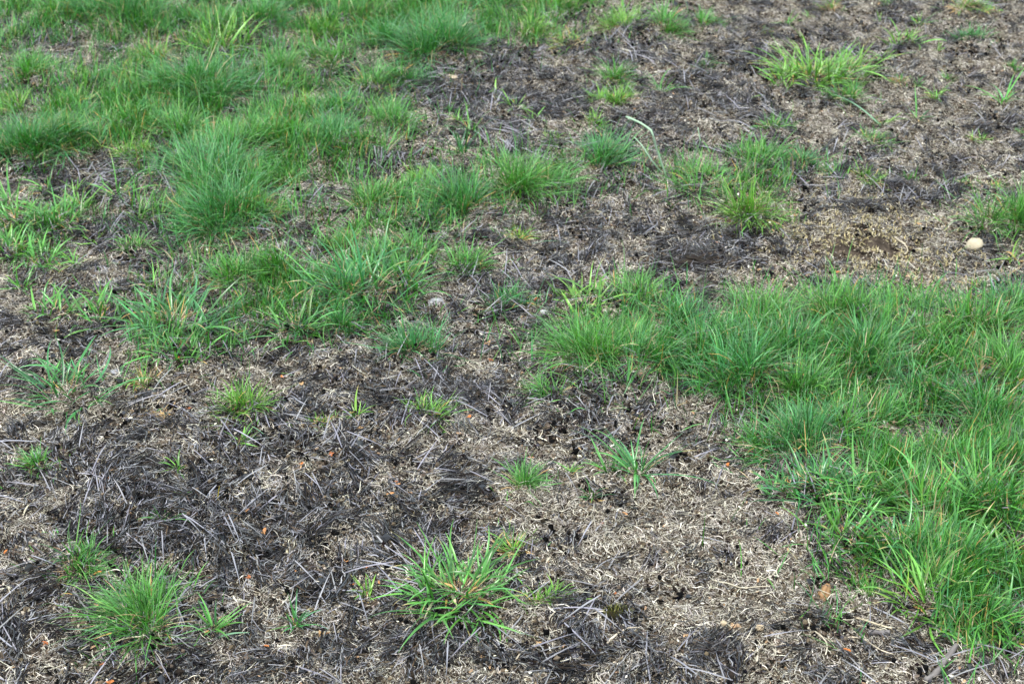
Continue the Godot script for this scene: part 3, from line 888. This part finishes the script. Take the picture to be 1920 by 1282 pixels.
# -------------------------------------------------------------------- small things
func lump(s: Vector3, seed_: int, rough: float, col: Color, col2: Color, m: Material, rings := 12, around := 18) -> ArrayMesh:
	var nz := FastNoiseLite.new()
	nz.seed = seed_
	nz.frequency = 1.1
	var st := SurfaceTool.new()
	st.begin(Mesh.PRIMITIVE_TRIANGLES)
	for j in rings + 1:
		for i in around:
			var a := PI * j / rings
			var b := TAU * i / around
			var d := Vector3(sin(a) * cos(b), cos(a), sin(a) * sin(b))
			var k := 1.0 + rough * nz.get_noise_3dv(d) + rough * 0.4 * nz.get_noise_3dv(d * 3.1)
			st.set_color(col.lerp(col2, clampf(nz.get_noise_3dv(d * 2.3 + Vector3(5, 5, 5)) + 0.3, 0.0, 1.0)))
			st.set_smooth_group(0)
			st.add_vertex(d * k * s)
	for j in rings:
		for i in around:
			var p := j * around + i
			var q := j * around + (i + 1) % around
			for x in [p, q, p + around, q, q + around, p + around]:
				st.add_index(x)
	st.generate_normals()
	var r := st.commit()
	r.surface_set_material(0, m)
	return r


func single(called: String, label: String, category: String, mesh: Mesh, at: Vector3, turn := 0.0, group := "") -> MeshInstance3D:
	var o := MeshInstance3D.new()
	o.name = numbered(called)
	o.mesh = mesh
	o.position = at
	o.rotation.y = turn
	o.set_meta("label", label)
	o.set_meta("category", category)
	if group:
		o.set_meta("group", group)
	add_child(o)
	return o


func on(x: float, z: float, up := 0.0) -> Vector3:
	return Vector3(x, h(x, z) + up, z)


# [x, z, radius, colour, second colour, label]
var PEBBLES = [
	[0.958, -2.980, 0.0155, Color(0.36, 0.305, 0.21), Color(0.42, 0.37, 0.28), 1.15, "large pale cream stone beside the right edge mound"],
	[0.315, -1.761, 0.0091, Color(0.36, 0.26, 0.165), Color(0.36, 0.17, 0.065), 0.75, "two-tone tan and rust pebble, largest of three together"],
	[0.301, -1.777, 0.0046, Color(0.34, 0.27, 0.175), Color(0.38, 0.31, 0.21), 0.95, "small round cream pebble above left of the two-tone pebble"],
	[0.347, -1.749, 0.0053, Color(0.34, 0.26, 0.165), Color(0.38, 0.3, 0.2), 1.0, "small oval tan pebble right of the two-tone pebble"],
	[-0.148, -2.745, 0.0135, Color(0.12, 0.12, 0.13), Color(0.45, 0.45, 0.45), 0.5, "flat grey and white stone at the tip of the wide flat tuft"],
	[0.130, -2.614, 0.0160, Color(0.52, 0.48, 0.38), Color(0.6, 0.56, 0.46), 0.4, "flat pale slab of stone half under the long-bladed mound"],
	[0.021, -2.724, 0.0062, Color(0.45, 0.32, 0.2), Color(0.5, 0.38, 0.26), 0.8, "small brown pebble right of the small round dark tuft"],
	[0.064, -2.741, 0.0083, Color(0.3, 0.3, 0.3), Color(0.4, 0.4, 0.4), 0.6, "small grey-white chip left of the bright broad-bladed tuft"],
	[-0.163, -3.978, 0.0195, Color(0.34, 0.26, 0.18), Color(0.4, 0.32, 0.23), 0.4, "flat tan stone set in the dark soil below the large clump"],
	[-0.197, -3.652, 0.0169, Color(0.33, 0.24, 0.165), Color(0.38, 0.29, 0.2), 0.4, "flat tan stone right of the lower round lawn edge tuft"],
	[0.828, -2.929, 0.0065, Color(0.06, 0.06, 0.07), Color(0.12, 0.12, 0.13), 0.7, "small black stone on the yellow mossy ground"],
	[0.758, -2.903, 0.0065, Color(0.05, 0.05, 0.055), Color(0.10, 0.1, 0.11), 0.6, "lower left black stone on the yellow mossy ground"],
	[-0.712, -2.462, 0.0076, Color(0.18, 0.18, 0.2), Color(0.28, 0.28, 0.3), 0.5, "small blue-grey stone left of the pale straw-centred tuft"],
	[0.146, -2.975, 0.0088, Color(0.12, 0.115, 0.12), Color(0.2, 0.19, 0.19), 0.6, "dark grey pebble above the right mass, on brown litter"],
	[0.345, -1.720, 0.0037, Color(0.4, 0.4, 0.41), Color(0.5, 0.49, 0.49), 0.7, "tiny white chip below the oval tan pebble"],
]

# charred clods: x, z, half width, half height as seen, label
var CLODS = [
	[0.861, -3.242, 0.0496, 0.0260, "black burnt clod of roots in the upper right"],
	[0.383, -2.922, 0.0870, 0.0174, "long flat black burnt mat on the brown litter, right of centre"],
	[0.470, -3.032, 0.0425, 0.0179, "black burnt lump at the foot of the bright bushy tuft"],
	[0.435, -1.788, 0.0130, 0.0122, "small black burnt knot in front of the curled brown leaf"],
	[0.280, -1.714, 0.0296, 0.0148, "curled nest of black fibres below the pebbles at the bottom"],
	[0.085, -2.823, 0.0530, 0.0169, "charred mat right of the small round dark tuft in the centre"],
	[-0.080, -2.412, 0.0565, 0.0132, "charred flattened mat on the thatch below centre"],
	[-0.064, -2.339, 0.0239, 0.0129, "charred tangle below the flattened mat near the centre"],
	[0.761, -3.149, 0.0519, 0.0115, "dark flat scab of burnt litter left of the pale stone"],
	[1.139, -3.641, 0.0285, 0.0116, "black crumb of burnt turf near the right edge"],
	[0.346, -3.686, 0.0314, 0.0118, "dark hole-like clump right of the bright double clump"],
	[-0.528, -2.098, 0.0340, 0.0119, "tangle of black fibres beside the short upright seedling"],
	[-0.297, -4.311, 0.0149, 0.0059, "dark gap of burnt stems inside the top centre lawn"],
]

# orange bud scales: x, z
var SCALES = [
	[-0.386, -2.009, 0.0091], [-0.417, -2.055, 0.0050], [-0.299, -2.192, 0.0079], [-0.195, -2.090, 0.0076], [-0.184, -2.120, 0.0051], [-0.114, -1.920, 0.0064], [-0.045, -2.590, 0.0089], [-0.039, -2.541, 0.0078], [-0.073, -2.300, 0.0064], [-0.342, -2.160, 0.0052],
	[-0.412, -2.459, 0.0057], [-0.374, -2.440, 0.0076], [-0.553, -2.317, 0.0064], [-0.858, -2.630, 0.0060], [0.045, -2.767, 0.0083], [0.073, -2.785, 0.0073], [0.031, -2.214, 0.0062], [-0.187, -2.127, 0.0043], [-0.570, -1.711, 0.0059], [-0.386, -1.875, 0.0071],
	[-0.610, -1.878, 0.0071], [-0.645, -2.108, 0.0060], [-0.587, -2.076, 0.0051], [-0.656, -1.747, 0.0068], [-0.447, -1.888, 0.0040], [-0.272, -1.768, 0.0076], [-0.346, -1.750, 0.0053], [-0.322, -1.901, 0.0040], [-0.265, -1.770, 0.0061], [-0.551, -1.670, 0.0073],
	[-0.389, -1.692, 0.0066], [0.178, -2.050, 0.0059], [-0.256, -2.267, 0.0063], [-0.274, -2.317, 0.0055], [-0.163, -2.112, 0.0043], [0.352, -2.174, 0.0070], [0.553, -4.342, 0.0075], [-0.220, -3.635, 0.0078], [-0.355, -3.883, 0.0095], [0.151, -1.838, 0.0039],
	[0.062, -1.695, 0.0044], [-0.041, -1.711, 0.0044], [-0.236, -1.869, 0.0047], [-0.197, -1.872, 0.0047], [0.408, -2.006, 0.0049], [0.426, -2.988, 0.0066], [0.858, -3.063, 0.0068], [0.698, -2.845, 0.0075], [0.655, -2.875, 0.0064], [-0.769, -1.952, 0.0057],
	[-0.251, -1.933, 0.0048], [-0.418, -2.600, 0.0060], [-0.600, -2.475, 0.0058], [0.303, -3.720, 0.0079], [0.606, -3.115, 0.0069], [-0.215, -1.907, 0.0048], [0.461, -1.700, 0.0066], [0.141, -2.027, 0.0042], [-0.573, -1.907, 0.0056], [0.037, -1.739, 0.0045],
]


func make_details():
	for p in PEBBLES:
		var r: float = p[2]
		var m := lump(Vector3(r * 1.15, r * 0.9 * p[5], r * 0.95), rng.randi() % 1000, 0.34, p[3], p[4], M.stone)
		single("pebble", p[6], "pebble", m, on(p[0], p[1], r * (0.6 * p[5] if p[5] > 0.45 else 0.05) + (0.003 if p[5] > 0.45 else 0.002)), rng.randf() * 0.6 - 0.3, "pebbles on the litter")
	for c in CLODS:
		clod(c)
	var sc := []
	for k in 4:
		var g := Geo.new()
		var col := vary([Color(0.36, 0.135, 0.045), Color(0.38, 0.20, 0.09), Color(0.42, 0.26, 0.13), Color(0.28, 0.10, 0.045)][k], 0.1)
		for s in 3:
			strip(g, Vector3(rng.randf_range(-0.1, 0.1), 0.1, rng.randf_range(-0.2, 0.2)), rng.randfn(0.0, 0.5) + PI * (s % 2), 1.2, 0.5, 0.4, 1.0, 0.6, vary(col, 0.15), col, 4, 0.2, 0.4, null, 0.5)
		sc.append(g.mesh(M.straw))
	for s in SCALES:
		var k := rng.randi() % 4
		var o := single("bud_scale", "tiny orange bud scale lying on the dead litter", "bud scale", sc[k], on(s[0], s[1], 0.011), rng.randf() * TAU, "orange bud scales strewn on the litter")
		var z: float = maxf(s[2] * 1.05, 0.004)
		o.scale = Vector3(z, z, z)
	curled_leaf(0.449, -1.832, 0.0201, "curled tan dead leaf standing beside the lower right grass")
	curled_leaf(-1.033, -3.928, 0.0165, "small upright brown leaf in the upper left lawn")
	curled_leaf(-1.000, -2.970, 0.0176, "dark upright bark flake in the left broad-bladed patch", Color(0.06, 0.045, 0.035))
	curled_leaf(0.736, -2.823, 0.0095, "reddish brown scrap of leaf above the right mass", Color(0.16, 0.06, 0.03))
	sticks()
	long_blades()
	moss()


func clod(c):
	var at := on(c[0], c[1], 0.005)
	var rx: float = c[2]
	var ry: float = minf(c[3] * 1.2, 0.03)
	var o := thing("charred_clod", c[4], "clod", at, "charred clods of old turf")
	part(o, "core", lump(Vector3(rx * 0.5, ry * 0.4, rx * 0.24), rng.randi() % 1000, 0.7, Color(0.02, 0.018, 0.016), Color(0.05, 0.04, 0.032), M.crumb, 14, 22))
	var g := Geo.new()
	for k in int(clampf(rx * 9000.0, 120.0, 700.0)):
		var a := rng.randf() * TAU
		var r := sqrt(rng.randf())
		var x := cos(a) * r * rx
		var z := sin(a) * r * rx * 0.5
		var p := Vector3(x, ry * 0.75 * (1.0 - r * r) + h(at.x + x, at.z + z) - at.y + 0.002, z)
		var col: Color = vary([Color(0.022, 0.022, 0.025), Color(0.04, 0.036, 0.034), Color(0.06, 0.06, 0.066), Color(0.13, 0.13, 0.135), Color(0.06, 0.043, 0.03)][rng.randi() % 5], 0.3)
		strip(g, p, rng.randfn(0.0, 0.5) + (PI if rng.randf() < 0.5 else 0.0), rng.randf_range(0.9, 1.6), rng.randf_range(0.0, 0.7), rng.randfn(0.0, 0.8), minf(rx, 0.03) * rng.randf_range(0.3, 1.0), rng.randf_range(0.0008, 0.0017), col, col, 5, 0.2, rng.randf_range(-1, 1), at, 0.0, rng.randfn(0.0, 0.5))
	part(o, "fibre_tangle", g.mesh(M.char), "stuff")


func curled_leaf(x: float, z: float, s: float, label: String, col := Color(0.36, 0.215, 0.11)):
	var g := Geo.new()
	var rows := 9
	var cols := 8
	for j in rows + 1:
		var t := float(j) / rows
		var wide := s * 0.55 * sin(PI * (0.12 + 0.8 * t)) * (1.0 + 0.15 * sin(t * 17.0))
		for i in cols + 1:
			var u := 2.0 * i / cols - 1.0
			var a := u * 1.5
			var y := t * s * 1.7 * 0.8
			g.v.append(Vector3(sin(a) * wide * 0.75 + t * s * 0.35, y + 0.001, cos(a) * wide * 0.6 - t * s * 0.5))
			g.n.append(Vector3(sin(a), 0.3, cos(a)).normalized())
			g.c.append(vary(col, 0.05) * (0.6 if i % 3 == 1 else 1.0))
	for j in rows:
		for i in cols:
			var k := j * (cols + 1) + i
			var e := cols + 1
			g.i.append_array([k, k + e, k + 1, k + 1, k + e, k + e + 1])
	single("curled_leaf", label, "leaf", g.mesh(M.straw), on(x, z, 0.0), -0.2)


func rod(points: Array, r0: float, r1: float, col: Color, col2: Color, m: Material, sides := 7) -> ArrayMesh:
	var st := SurfaceTool.new()
	st.begin(Mesh.PRIMITIVE_TRIANGLES)
	var n := points.size()
	for j in n:
		var d: Vector3 = (points[mini(j + 1, n - 1)] - points[maxi(j - 1, 0)]).normalized()
		var s := d.cross(Vector3(0.1, 1, 0.05)).normalized()
		var u := s.cross(d)
		var r := lerpf(r0, r1, float(j) / (n - 1))
		for i in sides:
			var a := TAU * i / sides
			st.set_color(col.lerp(col2, rng.randf()))
			st.set_smooth_group(0)
			st.add_vertex(points[j] + (s * cos(a) + u * sin(a)) * r * rng.randf_range(0.72, 1.2))
	for j in n - 1:
		for i in sides:
			var p := j * sides + i
			var q := j * sides + (i + 1) % sides
			for x in [p, p + sides, q, q, p + sides, q + sides]:
				st.add_index(x)
	for e in [0, (n - 1) * sides]:
		for i in range(1, sides - 1):
			for x in ([e, e + i, e + i + 1] if e == 0 else [e, e + i + 1, e + i]):
				st.add_index(x)
	st.generate_normals()
	var out := st.commit()
	out.surface_set_material(0, m)
	return out


func laid(a: Vector2, b: Vector2, lift0: float, lift1: float, sag: float, count := 8) -> Array:
	var pts := []
	var side := (b - a).orthogonal() * sag
	for k in count + 1:
		var t := float(k) / count
		var q := a.lerp(b, t) + side * sin(PI * t)
		pts.append(Vector3(q.x, h(q.x, q.y) + lerpf(lift0, lift1, t), q.y))
	return pts


func shifted(pts: Array, o: Vector3) -> Array:
	var r := []
	for p in pts:
		r.append(p - o)
	return r


func sticks():
	var grey := Color(0.19, 0.17, 0.165)
	var straw := Color(0.60, 0.52, 0.38)
	for s in [
		["stick", "weathered grey woody stem at the bottom edge, lower right", "stick", Vector2(0.559, -1.647), Vector2(0.611, -1.704), 0.0046, 0.0040, grey, 0.02],
		["stick", "split grey wood sliver under the front right grass", "stick", Vector2(0.499, -1.745), Vector2(0.527, -1.738), 0.0045, 0.003, grey, 0.05],
		["dry_straw", "long pale straw running towards the yellow-stemmed front tuft", "straw", Vector2(0.488, -1.788), Vector2(0.532, -1.749), 0.0016, 0.0012, straw, 0.03],
		["dry_straw", "second long pale straw beside the yellow-stemmed front tuft", "straw", Vector2(0.478, -1.777), Vector2(0.524, -1.743), 0.0014, 0.001, straw, 0.05],
		["dry_straw", "long thin straw arching below the split wood sliver", "straw", Vector2(0.462, -1.731), Vector2(0.526, -1.705), 0.0013, 0.0009, straw, 0.06],
		["dry_straw", "pale straw lying below the black moss cushion", "straw", Vector2(0.130, -1.727), Vector2(0.184, -1.753), 0.0016, 0.001, straw, 0.06],
		["dry_straw", "pale straw crossing the thatch above the two-tone pebble", "straw", Vector2(0.296, -1.883), Vector2(0.375, -1.853), 0.0012, 0.0008, straw, -0.08],
		["dry_straw", "curved pale straw in front of the black burnt knot", "straw", Vector2(0.417, -1.745), Vector2(0.429, -1.690), 0.0014, 0.001, straw, 0.2],
		["dry_straw", "pale straw at the left edge above the largest bottom left tuft", "straw", Vector2(-0.742, -1.824), Vector2(-0.727, -1.817), 0.0016, 0.0014, straw, 0.0],
		["dry_straw", "short upright pale straw in the lower left", "straw", Vector2(-0.761, -2.031), Vector2(-0.752, -2.069), 0.0015, 0.001, straw, 0.05],
		["dry_straw", "pale curved straw on the yellow mossy ground", "straw", Vector2(0.796, -3.005), Vector2(0.805, -2.941), 0.0018, 0.0014, straw, 0.25],
		["dry_straw", "thin straw right of the small bluish bottom seedling", "straw", Vector2(-0.285, -1.782), Vector2(-0.247, -1.782), 0.0012, 0.001, straw, 0.0],
		["dry_straw", "straw arching over charred fibres below the bottom rosette", "straw", Vector2(0.000, -1.695), Vector2(0.037, -1.739), 0.0013, 0.001, straw, 0.1],
	]:
		var a: Vector2 = s[3]
		var b: Vector2 = s[4]
		var at := on(a.x, a.y)
		var pts := shifted(laid(a, b, s[5] + 0.006, s[6] + 0.011, s[8]), at)
		single(s[0], s[1], s[2], rod(pts, s[5], s[6], vary(s[7], 0.15), s[7] * 0.45, M.bark), at)


# stalks and long single blades: the root, then points above the ground
func long_blades():
	stalk("tall pale stalk bent over at the top, above the airy tufts", [on(0.349, -3.293), up3(0.324, -3.287, 0.068), up3(0.307, -3.273, 0.122), up3(0.302, -3.282, 0.128), up3(0.281, -3.323, 0.126), up3(0.256, -3.370, 0.117)], 0.0022, 0.0026, Color(0.30, 0.42, 0.29), 0.007, 0.7)
	stalk("shorter pale stalk leaning left under the bent one", [on(0.340, -3.322), up3(0.312, -3.309, 0.045), up3(0.291, -3.322, 0.068), up3(0.274, -3.345, 0.081)], 0.0021, 0.0012, Color(0.26, 0.38, 0.26), 0.0, 0.0)
	stalk("upright pale stalk with a knotted tip in the right half", [on(0.407, -3.351), up3(0.412, -3.328, 0.050), up3(0.416, -3.300, 0.090), up3(0.413, -3.304, 0.104), up3(0.410, -3.302, 0.117)], 0.0018, 0.0011, Color(0.36, 0.48, 0.33), 0.004, 0.97)
	var pale := Color(0.36, 0.48, 0.34)
	var blue := Color(0.16, 0.30, 0.18)
	for s in [
		["long_grass_blade", "long bluish blade lying from the big clump to the pale-stemmed seedling", 0.910, -3.662, 0.789, -3.769, 0.027, 0.0055, blue, 0.0],
		["long_grass_blade", "blade lying flat left of the big broad-bladed clump", 0.667, -3.827, 0.594, -3.763, 0.018, 0.006, GREENS[2], 0.0],
		["long_grass_blade", "pale blade lying right of the little yellow-green tuft", 0.028, -3.025, 0.122, -2.996, 0.018, 0.003, blue, 0.0],
		["long_grass_blade", "single orange blade in the right mass of grass", 0.637, -2.503, 0.586, -2.445, 0.081, 0.003, Color(0.55, 0.24, 0.04), 0.0],
		["long_grass_blade", "single orange-yellow blade on black fibres in the lower left", -0.469, -2.083, -0.458, -2.068, 0.045, 0.0025, Color(0.55, 0.36, 0.06), 0.0],
		["long_grass_blade", "tall upright broad blade left of centre", -0.416, -2.724, -0.395, -2.692, 0.081, 0.0055, GREENS[1], 0.0],
		["long_grass_blade", "lone blade rising from the largest bottom left tuft", -0.523, -1.851, -0.495, -1.801, 0.144, 0.0025, GREENS[0], 0.0],
		["long_grass_blade", "long blade trailing left from the bright upright tuft", -0.495, -2.325, -0.572, -2.304, 0.013, 0.0022, blue, 0.0],
		["long_grass_blade", "long blade trailing down right from the bright upright tuft", -0.460, -2.308, -0.405, -2.243, 0.011, 0.0022, blue, 0.0],
		["long_grass_blade", "flat green blade pointing left at the right edge", 1.038, -2.920, 0.958, -2.892, 0.018, 0.006, GREENS[2], 0.0],
		["long_grass_blade", "long blade lying right of the seedling beside the bottom left tuft", -0.423, -1.762, -0.370, -1.762, 0.018, 0.0045, blue, 0.0],
		["long_grass_blade", "long blade curling left from the largest bottom left tuft", -0.575, -1.768, -0.631, -1.764, 0.027, 0.003, blue, 0.0],
		["long_grass_blade", "long pointed blade reaching left from the splayed rosette", -0.113, -1.845, -0.182, -1.844, 0.027, 0.006, blue, 0.0],
		["long_grass_blade", "long upright blade above the splayed rosette", -0.073, -1.888, -0.045, -1.860, 0.090, 0.005, blue, 0.0],
	]:
		var root := on(s[2], s[3], -0.002)
		var tip := on(s[4], s[5], s[6])
		var g := Geo.new()
		var seg := 12
		var lift := 0.3 * (tip - root).length() * (0.25 if s[6] < 0.05 else 0.12)
		var sd := rng.randf_range(0.7, 1.2)
		for k in seg + 1:
			var t := float(k) / seg
			var q: Vector3 = root.lerp(tip, t)
			q.y += lift * sin(PI * t)
			if s[9] > 0.0 and t > 0.7:
				q += Vector3(-0.09, -0.02, -0.01) * (t - 0.7) / 0.3 * s[9]
			var d: Vector3 = (tip - root).normalized()
			var side := d.cross(Vector3.UP).normalized() if absf(d.y) < 0.75 else Vector3.RIGHT
			var up := side.cross(d).normalized()
			if up.y < 0.0:
				up = -up
				side = -side
			var w: float = s[7] * 0.5 * sd * (1.0 - 0.93 * pow(t, 2.5)) * minf(1.0, 0.6 + 2.0 * t)
			q -= root
			for e in [-1.0, 0.0, 1.0]:
				g.v.append(q + side * w * e + up * absf(e) * w * 0.35)
				g.n.append((up - side * e * 0.35).normalized())
				g.c.append(vary(s[8], 0.04))
		for k in seg:
			for e in 2:
				var l := k * 3 + e
				g.i.append_array([l, l + 3, l + 1, l + 1, l + 3, l + 4])
		single(s[0], s[1], "grass stalk" if s[0] == "grass_stalk" else "grass blade", g.mesh(M.broad), root)


func up3(x: float, z: float, lift: float) -> Vector3:
	return on(x, z, lift)


# a round stalk through the given points; a swelling (sheath or seed head) sits at a share of its length
func stalk(label: String, pts: Array, r0: float, r1: float, col: Color, swell: float, where: float):
	var root: Vector3 = pts[0]
	var o := thing("grass_stalk", label, "grass stalk", root, "tall pale grass stalks")
	var c := Curve3D.new()
	for p in pts:
		c.add_point(p - root)
	var fine := []
	var len := c.get_baked_length()
	for k in 15:
		fine.append(c.sample_baked(len * k / 14.0, true))
	part(o, "stem", rod(fine, r0, r1, col, col * 0.8, M.bark, 7))
	if swell > 0.0:
		var head := []
		for k in 5:
			head.append(c.sample_baked(len * clampf(where + (k - 2) * 0.055, 0.0, 1.0), true) + Vector3(0, 0.0002 * k, 0))
		part(o, "sheath", rod(head, swell * 0.35, swell * 0.25, col * 1.1, col, M.bark, 8))


func moss():
	# black-green cushion
	var at := on(0.151, -1.788, 0.007)
	var o := thing("moss_cushion", "small blackish moss cushion with yellow-green tips in the bottom middle", "moss", at)
	part(o, "core", lump(Vector3(0.022, 0.013, 0.020), 77, 0.5, Color(0.012, 0.012, 0.008), Color(0.03, 0.028, 0.012), M.crumb))
	var g := Geo.new()
	for k in 420:
		var a := rng.randf() * TAU
		var r := sqrt(rng.randf())
		var p := Vector3(cos(a) * r * 0.024, 0.014 * (1.0 - r * r), sin(a) * r * 0.021)
		var col: Color = vary([Color(0.02, 0.02, 0.01), Color(0.07, 0.07, 0.015), Color(0.17, 0.16, 0.03), Color(0.02, 0.02, 0.015)][rng.randi() % 4], 0.2)
		strip(g, p, rng.randf() * TAU, rng.randf_range(0.1, 1.0), 0.3, 0.2, 0.006, 0.0016, col, col, 3, 0.1)
	part(o, "foliage", g.mesh(M.leaf), "stuff")
	# yellowish moss film on the bleached ground
	var film := Geo.new()
	var spot := on(0.759, -2.963)
	for k in 5000:
		var x := rng.randfn(0.0, 0.13)
		var z := rng.randfn(0.0, 0.16)
		if n_char.get_noise_2d((spot.x + x) * 3.0, (spot.z + z) * 3.0) < -0.05:
			continue
		var p := Vector3(x, h(spot.x + x, spot.z + z) - spot.y + rng.randf_range(0.004, 0.012), z)
		var col: Color = vary([Color(0.36, 0.30, 0.15), Color(0.42, 0.36, 0.23), Color(0.27, 0.23, 0.12)][rng.randi() % 3], 0.2)
		strip(film, p, rng.randf() * TAU, rng.randf_range(0.3, 1.5), 0.3, 0.4, rng.randf_range(0.005, 0.012), 0.002, col, col, 3, 0.2)
	var y := single("yellow_moss", "thin yellowish moss on the bleached ground left of the pale stone", "moss", film.mesh(M.straw), spot)
	y.set_meta("kind", "stuff")
